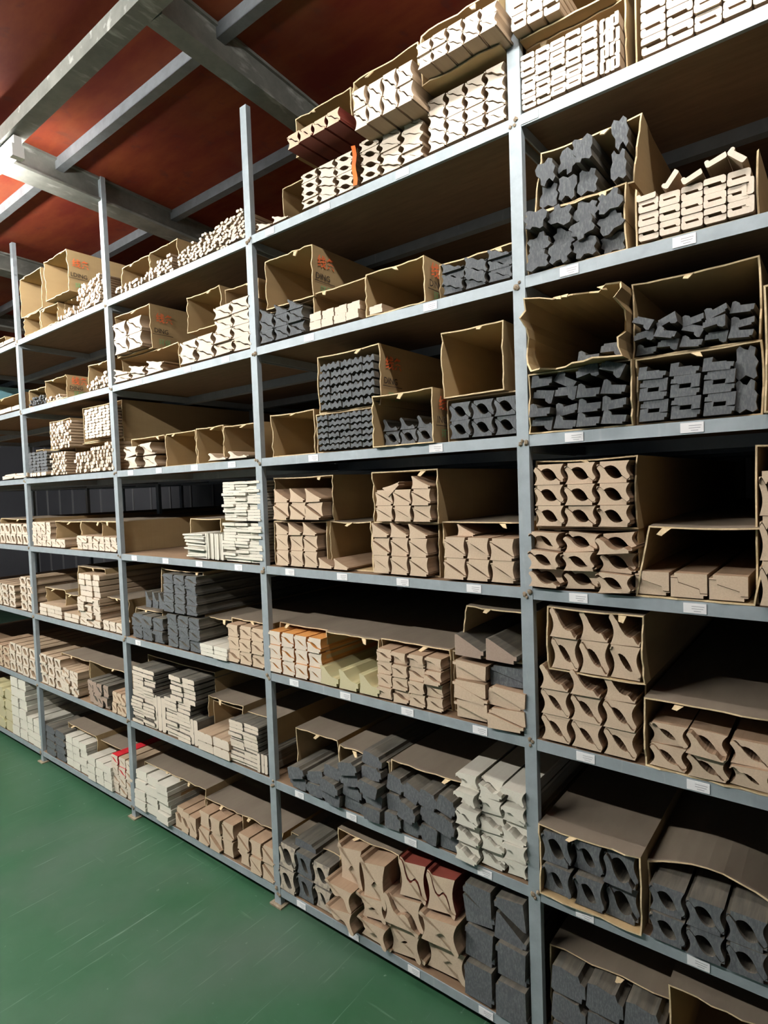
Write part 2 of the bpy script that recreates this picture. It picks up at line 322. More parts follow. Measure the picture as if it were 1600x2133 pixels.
('L', 6, 'low front planks', 0.5576, 0.764, 0.4721, 0.55, 'flat', 2, 2, 'cream', -0.01, {}),
('L', 6, 'right stack', 0.7591, 0.927, 0.4721, 0.637, 'flat', 2, 11, 'creamdark', 0.0, {'jit': 1}),
('L', 6, 'right upright trio', 0.9204, 0.974, 0.4721, 0.545, 'flatv', 3, 1, 'creamdark', 0.0, {}),
('L', 7, 'white blocks', 0.0357, 0.329, 0.0731, 0.245, 'block', 3, 4, 'white', -0.01, {'jit': 2}),
('L', 7, 'short tan pieces', 0.345, 0.511, 0.0731, 0.162, 'ogee', 3, 1, 'tan', 0.0, {'jit': 1}),
('L', 7, 'wedge pieces', 0.5266, 0.749, 0.0731, 0.207, 'wedge', 3, 2, 'tan', 0.0, {'jit': 1}),
('L', 7, 'right tan pieces', 0.7827, 0.993, 0.0731, 0.2, 'wedge', 3, 2, 'tan', 0.0, {'jit': 1}),
('K', 1, 'stick block', -0.2613, -0.035, 2.3927, 2.519, 'thin', 7, 11, 'cream', 0.0, {'slope': 0.85, 'messy': 1}),
('K', 1, 'short sticks', -0.4832, -0.289, 2.3927, 2.4277, 'thin', 6, 2, 'cream', 0.0, {'messy': 1, 'slope': 0.6}),
('K', 2, 'charcoal sticks', -0.869, -0.695, 2.0107, 2.0507, 'thin', 5, 4, 'charcoal', 0.0, {'messy': 1}),
('K', 2, 'pale sticks', -0.6755, -0.496, 2.0107, 2.0307, 'thin', 5, 2, 'cream', 0.0, {'messy': 1}),
('K', 2, 'right pale sticks', -0.2202, -0.013, 2.0107, 2.0757, 'thin', 6, 5, 'cream', 0.0, {'slope': 0.5, 'messy': 1}),
('K', 3, 'charcoal sticks', -0.9383, -0.704, 1.6263, 1.76, 'thin', 5, 8, 'charcoal', 0.0, {}),
('K', 3, 'pale slivers', -0.8733, -0.671, 1.6263, 1.6463, 'thin', 8, 1, 'cream', -0.02, {}),
('K', 3, 'lower middle block', -0.6532, -0.487, 1.6263, 1.741, 'thin', 5, 9, 'cream', 0.0, {'messy': 1}),
('K', 3, 'upper middle block', -0.64, -0.425, 1.76, 1.894, 'thin', 6, 9, 'cream', 0.0, {'messy': 1}),
('K', 3, 'lower right block', -0.3868, -0.002, 1.6263, 1.757, 'thin', 12, 8, 'cream', 0.0, {'messy': 1, 'slope': 0.7}),
('K', 3, 'upper right block', -0.266, -0.027, 1.784, 1.925, 'thin', 7, 10, 'cream', 0.0, {}),
('K', 4, 'left pale stack', -0.9491, -0.715, 1.247, 1.378, 'ogee', 4, 4, 'cream', 0.0, {}),
('K', 4, 'low pale pair', -0.7105, -0.546, 1.247, 1.29, 'ogee', 3, 1, 'cream', 0.0, {}),
('K', 4, 'right pale row', -0.4237, -0.019, 1.247, 1.314, 'ogee', 7, 2, 'cream', 0.0, {}),
('K', 5, 'left pale row', -0.909, -0.637, 0.8645, 0.929, 'flat', 3, 3, 'cream', 0.0, {}),
('K', 5, 'middle low pieces', -0.6128, -0.45, 0.8645, 0.906, 'flat', 2, 2, 'cream', 0.0, {}),
('K', 5, 'lower middle stack', -0.4399, -0.213, 0.8645, 1.006, 'ogee', 3, 4, 'cream', 0.0, {'jit': 1}),
('K', 5, 'upper middle stack', -0.405, -0.214, 0.987, 1.127, 'flat', 3, 5, 'cream', 0.0, {'jit': 1}),
('K', 5, 'right low pieces', -0.2017, -0.015, 0.8645, 0.912, 'ogee', 3, 1, 'cream', 0.0, {}),
('K', 6, 'left pale stack', -0.952, -0.681, 0.4721, 0.64, 'cove', 3, 3, 'cream', 0.0, {}),
('K', 6, 'middle pale stack', -0.6867, -0.493, 0.4721, 0.601, 'ogee', 4, 3, 'cream', 0.0, {'jit': 1}),
('K', 6, 'dark board row', -0.3947, -0.181, 0.4721, 0.588, 'ogee', 4, 2, 'darktan', 0.0, {'jit': 1}),
('K', 6, 'right tan pieces', -0.1478, -0.016, 0.4721, 0.573, 'ogee', 3, 2, 'tan', 0.0, {}),
('K', 7, 'dark stack', -0.9322, -0.688, 0.0731, 0.238, 'flatboard', 2, 4, 'charcoal', 0.0, {}),
('K', 7, 'white stack', -0.6871, -0.443, 0.0731, 0.236, 'block', 3, 4, 'white', 0.0, {}),
('K', 7, 'white front blocks', -0.4212, -0.172, 0.0731, 0.193, 'block', 3, 3, 'white', -0.01, {}),
('K', 7, 'white red edged stack', -0.187, 0.008, 0.0731, 0.26, 'ogee', 3, 4, 'cream', 0.0, {'mix': 'redcream'}),
('J', 1, 'pale planks', -1.4681, -1.041, 2.3927, 2.414, 'flat', 3, 2, 'cream', 0.0, {}),
('J', 2, 'low pale row', -1.456, -1.01, 2.0107, 2.0357, 'block', 4, 1, 'cream', 0.0, {}),
('J', 3, 'pale wedges', -1.3087, -0.972, 1.6263, 1.654, 'bigwedge', 2, 1, 'cream', 0.0, {'jit': 1}),
('J', 4, 'pale pieces', -1.4307, -1.002, 1.247, 1.364, 'cove', 5, 2, 'cream', 0.0, {}),
('J', 5, 'left pale stack', -1.6525, -1.249, 0.8645, 0.997, 'cove', 4, 3, 'cream', 0.0, {}),
('J', 5, 'right pale stack', -1.1654, -0.989, 0.8645, 1.058, 'cove', 2, 4, 'cream', 0.0, {}),
('J', 6, 'left pale stack', -1.7197, -1.384, 0.4721, 0.604, 'cove', 3, 3, 'tan', 0.0, {}),
('J', 6, 'right pale stack', -1.3908, -1.01, 0.4721, 0.644, 'cove', 4, 3, 'cream', 0.0, {}),
('J', 7, 'greenish stack', -1.7881, -1.382, 0.0731, 0.338, 'flatboard', 3, 4, 'yellow', 0.0, {}),
('J', 7, 'white stack', -1.4092, -1.182, 0.0731, 0.433, 'block', 2, 6, 'white', 0.0, {}),
('J', 7, 'white blocks', -1.2156, -0.998, 0.0731, 0.23, 'block', 2, 4, 'white', 0.0, {}),
]
CARTONS=[
('R', 1, 'upper left carton', 2.018, 2.234, 2.553, 2.69, 0.0, {'side': 1}),
('R', 1, 'lower left carton', 2.018, 2.254, 2.3867, 2.552, 0.03, {'torn': 1}),
('R', 1, 'right carton', 2.2688, 2.677, 2.3867, 2.6867, 0.04, {}),
('R', 2, 'lower left carton', 2.018, 2.254, 2.0047, 2.15, 0.01, {'torn': 1}),
('R', 2, 'upper left carton', 2.035, 2.266, 2.151, 2.289, 0.02, {'torn': 1, 'lean': 0.02}),
('R', 2, 'right carton', 2.2713, 2.499, 2.0047, 2.13, 0.01, {'open': 1}),
('R', 3, 'torn upper left carton', 2.035, 2.252, 1.767, 1.932, -0.03, {'ragged': 1}),
('R', 3, 'lower left carton', 2.018, 2.2604, 1.6203, 1.766, 0.0, {'torn': 1}),
('R', 3, 'lower right carton', 2.2624, 2.501, 1.6203, 1.767, 0.02, {'torn': 1}),
('R', 3, 'upper right carton', 2.255, 2.497, 1.768, 1.934, 0.03, {'torn': 1}),
('R', 3, 'rightmost carton', 2.5069, 2.629, 1.6203, 1.862, -0.02, {'torn': 1}),
('R', 4, 'upper left carton', 2.018, 2.261, 1.389, 1.556, 0.03, {'torn': 1}),
('R', 4, 'lower left carton', 2.018, 2.2579, 1.241, 1.388, 0.04, {'torn': 1}),
('R', 4, 'lower right carton', 2.2599, 2.487, 1.241, 1.399, 0.0, {'torn': 1, 'lean': 0.03}),
('R', 4, 'rightmost carton', 2.4874, 2.629, 1.241, 1.562, 0.02, {'torn': 1}),
('R', 5, 'upper left carton', 2.052, 2.277, 1.042, 1.199, 0.0, {'torn': 1}),
('R', 5, 'lower left carton', 2.018, 2.265, 0.8585, 1.041, 0.06, {}),
('R', 5, 'lower right carton', 2.2741, 2.524, 0.8585, 1.016, 0.0, {'torn': 1}),
('R', 6, 'left carton', 2.0188, 2.2629, 0.4661, 0.647, -0.01, {'torn': 1}),
('R', 6, 'right carton', 2.2649, 2.513, 0.4661, 0.617, 0.04, {'bulge': 1}),
('R', 7, 'left carton', 2.018, 2.3093, 0.0671, 0.297, 0.05, {'torn': 1}),
('R', 7, 'right carton', 2.3113, 2.542, 0.0671, 0.358, 0.02, {'torn': 1}),
('M', 1, 'upper left carton', 1.2, 1.443, 2.598, 2.724, 0.05, {'torn': 1}),
('M', 1, 'upper middle carton', 1.493, 1.73, 2.604, 2.69, 0.0, {'torn': 1}),
('M', 1, 'upper right carton', 1.7575, 1.982, 2.545, 2.675, -0.035, {'torn': 1}),
('M', 1, 'lower middle carton', 1.4487, 1.7427, 2.3867, 2.603, 0.06, {'torn': 1}),
('M', 1, 'lower right carton', 1.7447, 1.982, 2.3867, 2.617, 0.04, {'torn': 1}),
('M', 1, 'lower left carton', 1.018, 1.207, 2.3867, 2.597, 0.15, {}),
('M', 2, 'lower left carton', 1.018, 1.262, 2.0047, 2.125, 0.04, {}),
('M', 2, 'upper left carton', 1.056, 1.28, 2.126, 2.29, 0.02, {'torn': 1, 'text': 'DING'}),
('M', 2, 'low middle carton', 1.2699, 1.504, 2.0047, 2.136, 0.03, {'torn': 1}),
('M', 2, 'large open carton', 1.5156, 1.726, 2.0047, 2.13, 0.0, {'torn': 1, 'side': 1, 'text': 'DING'}),
('M', 2, 'right carton', 1.735, 1.982, 2.0047, 2.118, 0.06, {'torn': 1}),
('M', 3, 'small left carton', 1.052, 1.263, 1.6203, 1.766, 0.02, {'torn': 1}),
('M', 3, 'upper dark stack carton', 1.285, 1.543, 1.747, 1.929, 0.02, {'torn': 1, 'text': 'DING'}),
('M', 3, 'lower dark stack carton', 1.272, 1.532, 1.6203, 1.746, 0.02, {}),
('M', 3, 'front open carton', 1.5322, 1.744, 1.6203, 1.771, -0.01, {'torn': 1, 'text': 'ING'}),
('M', 3, 'right lower carton', 1.7589, 1.982, 1.6203, 1.739, 0.04, {}),
('M', 3, 'upper right carton', 1.76, 1.945, 1.74, 1.917, 0.02, {'torn': 1}),
('M', 4, 'upper left carton', 1.018, 1.305, 1.399, 1.55, 0.05, {'torn': 1}),
('M', 4, 'lower left carton', 1.0311, 1.2912, 1.241, 1.398, 0.03, {}),
('M', 4, 'empty middle carton', 1.2932, 1.4713, 1.241, 1.399, 0.04, {'torn': 1}),
('M', 4, 'upper middle carton', 1.496, 1.731, 1.396, 1.55, 0.02, {'torn': 1}),
('M', 4, 'lower middle carton', 1.4733, 1.72, 1.241, 1.395, 0.04, {}),
('M', 4, 'right carton', 1.7308, 1.978, 1.241, 1.401, 0.04, {'torn': 1}),
('M', 5, 'left carton', 1.018, 1.2645, 0.8585, 1.032, 0.05, {'torn': 1}),
('M', 5, 'empty middle carton', 1.2664, 1.4911, 0.8585, 1.033, 0.03, {'torn': 1}),
('M', 5, 'middle carton', 1.4931, 1.7448, 0.8585, 1.037, 0.04, {'torn': 1, 'text': 'DIN'}),
('M', 5, 'raised right carton', 1.783, 1.982, 1.035, 1.174, 0.02, {'torn': 1, 'lean': 0.03}),
('M', 5, 'lower right carton', 1.7467, 1.982, 0.8585, 1.034, 0.05, {'torn': 1}),
('M', 6, 'left carton', 1.0814, 1.283, 0.4661, 0.66, 0.05, {'torn': 1}),
('M', 6, 'second carton', 1.3041, 1.5198, 0.4661, 0.657, 0.03, {'torn': 1}),
('M', 6, 'third carton', 1.5218, 1.783, 0.4661, 0.665, 0.03, {'torn': 1}),
('M', 7, 'left carton', 1.018, 1.2655, 0.0671, 0.25, 0.06, {'torn': 1}),
('M', 7, 'upper tan carton', 1.2675, 1.528, 0.189, 0.355, 0.05, {'torn': 1}),
('L', 1, 'left carton', 0.0943, 0.3207, 2.3867, 2.514, 0.03, {'torn': 1}),
('L', 1, 'middle carton', 0.3227, 0.532, 2.3867, 2.522, 0.03, {'torn': 1}),
('L', 2, 'upper left carton', 0.018, 0.308, 2.128, 2.314, 0.03, {'torn': 1, 'text': 'DING'}),
('L', 2, 'lower left carton', 0.018, 0.474, 2.0047, 2.127, 0.05, {'torn': 1}),
('L', 2, 'middle carton', 0.573, 0.7902, 2.138, 2.277, 0.03, {'torn': 1}),
('L', 2, 'right carton', 0.7922, 0.982, 2.0047, 2.263, 0.05, {'torn': 1}),
('L', 3, 'left carton', 0.0874, 0.3574, 1.6203, 1.758, 0.04, {'torn': 1}),
('L', 3, 'second carton', 0.3594, 0.579, 1.6203, 1.759, 0.04, {'torn': 1}),
('L', 3, 'third carton', 0.5801, 0.7546, 1.6203, 1.763, 0.04, {'torn': 1}),
('L', 3, 'right carton', 0.7566, 0.968, 1.6203, 1.756, 0.04, {'torn': 1}),
('L', 4, 'long side carton', 0.4787, 0.687, 1.241, 1.402, 0.06, {}),
('L', 5, 'tall carton', 0.2685, 0.5803, 0.8585, 1.186, 0.04, {'torn': 1}),
('L', 5, 'left carton', 0.018, 0.2665, 0.8585, 0.986, 0.05, {'torn': 1}),
('L', 5, 'empty carton', 0.5823, 0.7494, 0.8585, 1.006, 0.05, {'torn': 1}),
('L', 5, 'right carton', 0.7514, 0.982, 0.8585, 1.021, 0.04, {'torn': 1}),
('L', 6, 'left carton', 0.018, 0.5406, 0.4661, 0.752, 0.1, {}),
('L', 6, 'middle carton', 0.5426, 0.771, 0.4661, 0.668, 0.06, {'torn': 1}),
('L', 6, 'right carton', 0.5506, 0.934, 0.4661, 0.644, 0.08, {}),
('L', 7, 'left carton', 0.018, 0.3169, 0.0671, 0.252, 0.06, {'torn': 1}),
('L', 7, 'second carton', 0.3189, 0.5072, 0.0671, 0.261, 0.05, {'torn': 1}),
('L', 7, 'third carton', 0.5092, 0.7499, 0.0671, 0.23, 0.05, {'torn': 1}),
('L', 7, 'right carton', 0.7519, 0.982, 0.0671, 0.234, 0.05, {'torn': 1}),
('K', 1, 'upper left carton', -0.92, -0.648, 2.492, 2.7, 0.0, {'torn': 1}),
('K', 1, 'upper right carton', -0.534, -0.286, 2.491, 2.685, -0.03, {'torn': 1, 'text': 'LDING'}),
('K', 1, 'lower left carton', -0.8883, -0.689, 2.3867, 2.491, 0.0, {'torn': 1}),
('K', 1, 'lower right carton', -0.6805, -0.4786, 2.3867, 2.484, 0.0, {'torn': 1}),
('K', 1, 'small right carton', -0.4766, -0.282, 2.3867, 2.49, 0.03, {'torn': 1}),
('K', 2, 'left carton', -0.9341, -0.6743, 2.0047, 2.104, 0.02, {'torn': 1}),
('K', 2, 'middle carton', -0.6723, -0.428, 2.0047, 2.118, 0.0, {'torn': 1, 'text': 'DING'}),
('K', 2, 'right carton', -0.2645, -0.018, 2.0047, 2.14, 0.03, {'torn': 1}),
('K', 4, 'left carton', -0.7175, -0.4314, 1.241, 1.383, 0.03, {'torn': 1}),
('K', 4, 'middle carton', -0.4294, -0.018, 1.241, 1.385, 0.03, {'torn': 1}),
('K', 4, 'right carton', -0.214, -0.047, 1.241, 1.387, 0.03, {'torn': 1}),
('K', 5, 'left carton', -0.916, -0.6744, 0.8585, 1.011, 0.04, {'torn': 1}),
('K', 5, 'middle carton', -0.6724, -0.532, 0.8585, 0.995, 0.04, {'torn': 1}),
('K', 5, 'tall middle carton', -0.518, -0.2264, 0.981, 1.151, 0.04, {'torn': 1}),
('K', 5, 'right carton', -0.2244, -0.018, 0.8585, 1.018, 0.04, {'torn': 1}),
('K', 6, 'middle carton', -0.7911, -0.4697, 0.4661, 0.653, 0.05, {'torn': 1}),
('K', 6, 'right carton', -0.4677, -0.1, 0.4661, 0.659, 0.05, {'torn': 1}),
('K', 7, 'left carton', -0.7664, -0.436, 0.0671, 0.268, 0.05, {'torn': 1}),
('K', 7, 'right carton', -0.6941, -0.146, 0.0671, 0.243, 0.07, {}),
('K', 3, 'upper right carton', -0.404, -0.02, 1.778, 1.952, 0.06, {}),
('K', 3, 'lower right carton', -0.5042, -0.018, 1.6203, 1.777, 0.06, {}),
('K', 3, 'upper middle carton', -0.796, -0.547, 1.768, 1.92, 0.06, {}),
('K', 3, 'lower middle carton', -0.8927, -0.5062, 1.6203, 1.767, 0.06, {}),
('K', 3, 'left carton', -0.982, -0.8947, 1.6203, 1.781, 0.06, {}),
('J', 1, 'left carton', -1.7167, -1.383, 2.3867, 2.496, 0.08, {'torn': 1}),
('J', 2, 'left carton', -1.5876, -1.018, 2.0047, 2.11, 0.03, {'torn': 1}),
('J', 4, 'left carton', -1.5093, -1.018, 1.241, 1.394, 0.04, {'torn': 1}),
]
TAGS=[(2.038, 2.37), (1.662, 2.371), (1.364, 2.371), (1.11, 2.364), (2.126, 1.991), (2.368, 1.998), (1.74, 1.992), (1.275, 1.989), (2.129, 1.611), (2.378, 1.606), (1.744, 1.606), (1.272, 1.604), (2.131, 1.219), (2.379, 1.223), (0.129, 1.223), (0.379, 1.223), (0.617, 1.22), (0.862, 1.224), (0.136, 1.609), (0.364, 1.61), (0.617, 1.608), (0.851, 1.603), (1.138, 1.224), (1.378, 1.225), (1.615, 1.224), (1.85, 1.223), (1.136, 0.839), (1.372, 0.837), (1.616, 0.836), (1.856, 0.836), (0.122, 0.83), (2.14, 0.838), (2.381, 0.839), (1.139, 0.449), (1.378, 0.455), (1.611, 0.453), (1.858, 0.449), (1.124, 0.048), (1.368, 0.058), (1.607, 0.056), (1.849, 0.055), (2.13, 0.449), (2.377, 0.455), (-0.845, 1.979), (-0.579, 1.983), (-0.38, 1.984), (-0.159, 1.985), (0.843, 1.989), (0.604, 1.988), (0.246, 1.988)]

ZT = [z + .014 for z in ZL]
rack = empty('storage_rack'); tag(rack, 'long galvanised steel storage rack with plywood shelves beside the green floor', 'rack')
PX = [-3, -2, -1, 0, 1, 2, 3]
def post(x, y, top, w=.032, d=.020, name='post'):
    # angle section: a face flange and a side flange
    mb = MB().box(x-w/2, x+w/2, y, y+.004, 0, top).box(x+w/2-.004, x+w/2, y+.004, y+d, 0, top).box(x-w/2, x-w/2+.004, y+.004, y+d, 0, top)
    mb.build(name, STEEL, rack)
TOPS = {-3: 2.92, -2: 2.92, -1: 2.92, 0: 2.93, 1: 2.826, 2: 2.93, 3: 2.93}
for x in PX:
    post(x, -.001, TOPS[x])
    MB().box(x-.03, x+.03, -.015, .04, 0, .006).build('foot_plate', RUST, rack)
    for y in (.80, 1.62): post(x, y, 2.45)
rng = random.Random(3)
for i, z in enumerate(ZL):
    for a, b in zip(PX[:-1], PX[1:]):
        mb = MB().box(a+.0165, b-.0165, 0, .003, z-.014, z+.014).box(a+.0165, b-.0165, .003, .030, z-.002, z+.001)
        mb.build('front_rail', STEEL, rack)
        MB().box(a+.004, b-.004, .0035, .41, z+.0015, z+.014).build('shelf_board', BOARD, rack)
        MB().box(a+.004, b-.004, .4105, 1.72, z+.0015, z+.0138).build('shelf_board', BOARD, rack)
    for k, y in enumerate((.395, .80, 1.20, 1.62)):
        MB().box(-3, 3, y, y+.003, z-.032, z+.0012).box(-3, 3, y+.003, y+.032, z-.032, z-.029).build('cross_rail', STEEL, rack)
    for x in PX:
        MB().box(x+.012, x+.016, .02, 1.7, z-.028, z-.0025).box(x-.016, x-.012, .02, 1.7, z-.028, z-.0025).build('side_rail', STEEL, rack)
        mb = MB()
        for q in range(3): mb.blob((x+rng.uniform(-.014, .014), -.002, z+rng.uniform(-.012, .012)), rng.uniform(.004, .0075), rng=rng)
        mb.build('weld_bead', RUST, rack)

# ------------------------------------------------------------------ moulding profiles (unit cell, lower half of an interlocking pair)
def halfcurve(pts, bite=0, b0=.2, sa=.06, step=.1, gap=.014, rip=0):
    full = pts + [(1-x, 1-z) for x, z in reversed(pts[:-1])]
    P = []
    for (xa, za), (xb, zb) in zip(full[:-1], full[1:]):
        n = 5
        for k in range(n):
            t = k/n; P.append((xa+(xb-xa)*t, za+(zb-za)*t))
    P.append(full[-1])
    top = []
    for x, z in P:
        z -= gap
        if bite and b0 < x < 1-b0:
            u = (x-b0)/(1-2*b0); z -= bite*math.sin(PI*u)**.75
            if rip: z += rip*abs(math.sin(PI*u*6))
        top.append((min(.985, max(.015, x)), z))
    xl, zl = top[0]; xr, zr = top[-1]
    left = [(xl + sa*math.sin(PI*k/7) - (0 if k else 0), zl*k/7) for k in range(0, 7)]      # bottom to top
    right = [(xr, zr), (xr, .13*1), (xr-step, .12), (xr-step, 0.0)] if zr > .16 and step else [(xr, 0)]
    out = [(xl, 0.0)] + left[1:] + top + right[1:]
    return out
def smooth_pts(*p): return list(p)
PROF = {
 'cove':   halfcurve([(0,.70),(.03,.80),(.09,.86),(.15,.80),(.22,.70),(.36,.58),(.5,.5)], .27, .245, .10, .1, .016),
 'coveb':  halfcurve([(0,.80),(.04,.90),(.12,.93),(.18,.86),(.22,.78),(.34,.66),(.5,.5)], .17, .27, .13, .05, rip=.02),
 'horned': halfcurve([(0,.78),(.03,.95),(.10,.86),(.18,.74),(.28,.70),(.38,.66),(.44,.58),(.5,.5)], .03, .2, .14, .1, .022),
 'hornedo':halfcurve([(0,.74),(.03,.93),(.10,.80),(.2,.66),(.34,.60),(.5,.5)], .25, .25, .14, .1, .02),
 'ogee':   halfcurve([(0,.68),(.08,.70),(.16,.67),(.26,.66),(.36,.60),(.5,.5)], .07, .25, .05),
 'wedge':  halfcurve([(0,.80),(.10,.80),(.14,.75),(.30,.64),(.5,.5)], .03, .15, .07),
 'bigwedge': halfcurve([(0,.72),(.10,.72),(.3,.61),(.5,.5)], 0, .2, .0, .09),
 'ess':    halfcurve([(0,.76),(.05,.90),(.11,.88),(.18,.74),(.25,.68),(.32,.70),(.40,.66),(.5,.5)], .05, .3, .07),
 'bracket':halfcurve([(0,.84),(.05,.96),(.12,.94),(.18,.84),(.24,.64),(.31,.50),(.39,.44),(.46,.46),(.5,.5)], 0, .3, .10, 0, .022),
 'wavy':   halfcurve([(0,.66),(.06,.76),(.14,.70),(.22,.62),(.30,.66),(.40,.62),(.5,.5)], .05, .3, .08),
 'lipplank': halfcurve([(0,.80),(.12,.80),(.2,.80),(.22,.62),(.5,.5)], 0, .2, .0, .10),
}
def rr(x0, x1, z0, z1, r, hook=None):
    p = []
    for cx, cz, a in ((x1-r, z0+r, -PI/2), (x1-r, z1-r, 0), (x0+r, z1-r, PI/2), (x0+r, z0+r, PI)):
        for k in range(4): p.append((cx+r*math.cos(a+k*PI/6), cz+r*math.sin(a+k*PI/6)))
    return p
PROF['jboard'] = [(.10,.02),(.9,.0),(.96,.05),(.98,.18),(.98,.40),(.80,.405),(.24,.40),(.21,.50),(.17,.56),(.08,.57),(.02,.50),(.01,.3),(.02,.12)]
PROF['notchwedge'] = [(x+.16*(z-.5)*.9, z) for x, z in [(.09,.0),(.90,.0),(.90,.13),(.97,.13),(.97,.33),(.74,.36),(.74,.40),(.32,.40),(.32,.62),(.05,.60)]]
UNIT1 = {
 'chunk': [(.02,.12),(.22,.0),(.5,.1),(.78,.0),(.98,.08),(.92,.3),(.99,.52),(.86,.66),(.9,.92),(.72,.99),(.55,.82),(.38,.86),(.22,1.0),(.06,.9),(.12,.62),(.0,.42)],
 'thin': [(.12,.06),(.45,0),(.8,.04),(.98,.25),(1,.6),(.86,.92),(.5,1),(.42,.86),(.2,.96),(.03,.75),(0,.3)],
 'flat': [(.03,0),(.97,0),(1,.08),(.99,.7),(.93,.92),(.62,.95),(.55,.86),(.45,.95),(.06,.95),(0,.8),(.01,.1)],
 'block': [(.02,.02),(.98,.02),(.98,.45),(.94,.5),(.97,.97),(.4,.98),(.36,.9),(.04,.93),(.0,.5),(.05,.45)],
 'smallwave': [(0,.05),(.12,.0),(.25,.2),(.38,.25),(.5,.05),(.62,.0),(.76,.2),(.9,.22),(1,.1),(.98,.7),(.9,.95),(.76,.86),(.68,.62),(.58,.62),(.48,.92),(.38,.97),(.26,.75),(.14,.66),(.04,.8)],
 'wedgeboard': [(.0,.08),(.82,.0),(.83,.13),(.94,.13),(1,.56),(.42,.62),(.40,.80),(.24,1.0),(.12,.96),(.06,.5)],
 'flatboard': [(.0,.08),(.1,0),(.88,0),(.9,.2),(1,.22),(.99,.66),(.86,.72),(.8,.94),(.7,.9),(.3,.98),(.06,.92)],
}
LEN = 1.62
_cache = {}
def prof_mesh(kind, m, variant=0):
    key = (kind, m, variant)
    if key in _cache: return _cache[key]
    half = kind in PROF
    base = kind[:-1] if kind.endswith('1') else kind
    pts = PROF[base] if base in PROF else UNIT1[base]
    if kind.endswith('1'):
        zm = max(z for x, z in pts); pts = [(x, z/zm) for x, z in pts]
    r = random.Random(hash(key) % 1000 if False else (len(kind)*31 + variant*7))
    if variant and base in ('chunk', 'thin'):
        pts = [(x+r.uniform(-.05, .05), z+r.uniform(-.05, .05)) for x, z in pts]
        if variant == 2: pts = [(1-x, z) for x, z in reversed(pts)]
    # orientation: counter-clockwise seen from the front (x right, z up)
    A = sum(a[0]*b[1]-b[0]*a[1] for a, b in zip(pts, pts[1:]+pts[:1]))
    if A < 0: pts = pts[::-1]
    n = len(pts); L = LEN
    v = [(x-.5, 0, z-.5) for x, z in pts] + [(x-.5, L, z-.5) for x, z in pts]
    f = [tuple(range(n)), tuple(reversed(range(n, 2*n)))]; mi = [0, 0]
    for i in range(n):
        j = (i+1) % n; f.append((i, n+i, n+j, j)); mi.append(1)
    me = bpy.data.meshes.new(base+'_moulding'); me.from_pydata(v, [], f)
    e, s = PAIRM[m]; me.materials.append(END[e]); me.materials.append(SIDE[s])
    me.polygons.foreach_set('material_index', mi); me.update()
    _cache[key] = me
    return me

BAY = {'R': 'rightmost bay', 'M': 'right-centre bay', 'L': 'middle bay', 'K': 'left-centre bay', 'J': 'leftmost bay'}
SHELF = ['top shelf', 'second shelf', 'third shelf', 'fourth shelf', 'fifth shelf', 'sixth shelf', 'bottom shelf']
ORD = ['bottom', 'second', 'third', 'fourth', 'fifth', 'sixth', 'seventh', 'eighth', 'ninth', 'tenth', 'eleventh', 'twelfth', 'thirteenth', 'fourteenth', 'fifteenth', 'sixteenth', 'seventeenth', 'eighteenth', 'nineteenth', 'twentieth', 'twenty-first', 'twenty-second', 'twenty-third', 'twenty-fourth']
WORD = {'cove': 'cove', 'coveb': 'reeded', 'horned': 'horned', 'hornedo': 'horned', 'ogee': 'ogee', 'wedge': 'crown', 'bigwedge': 'wedge', 'ess': 'wavy',
 'bracket': 'cornice', 'wavy': 'wavy', 'lipplank': 'lipped', 'jboard': 'slotted', 'jboardv': 'slotted', 'notchwedge': 'notched', 'chunk': 'chunky', 'thin': 'thin',
 'flat': 'flat', 'flatv': 'flat', 'block': 'block', 'smallwave': 'rippled', 'wedgeboard': 'wedge', 'flatboard': 'flat'}
def short(n): return n.replace('upper left', 'upper-left').replace('upper right', 'upper-right').replace('lower left', 'lower-left').replace('lower right', 'lower-right').replace('upper middle', 'upper-middle').replace('lower middle', 'lower-middle')

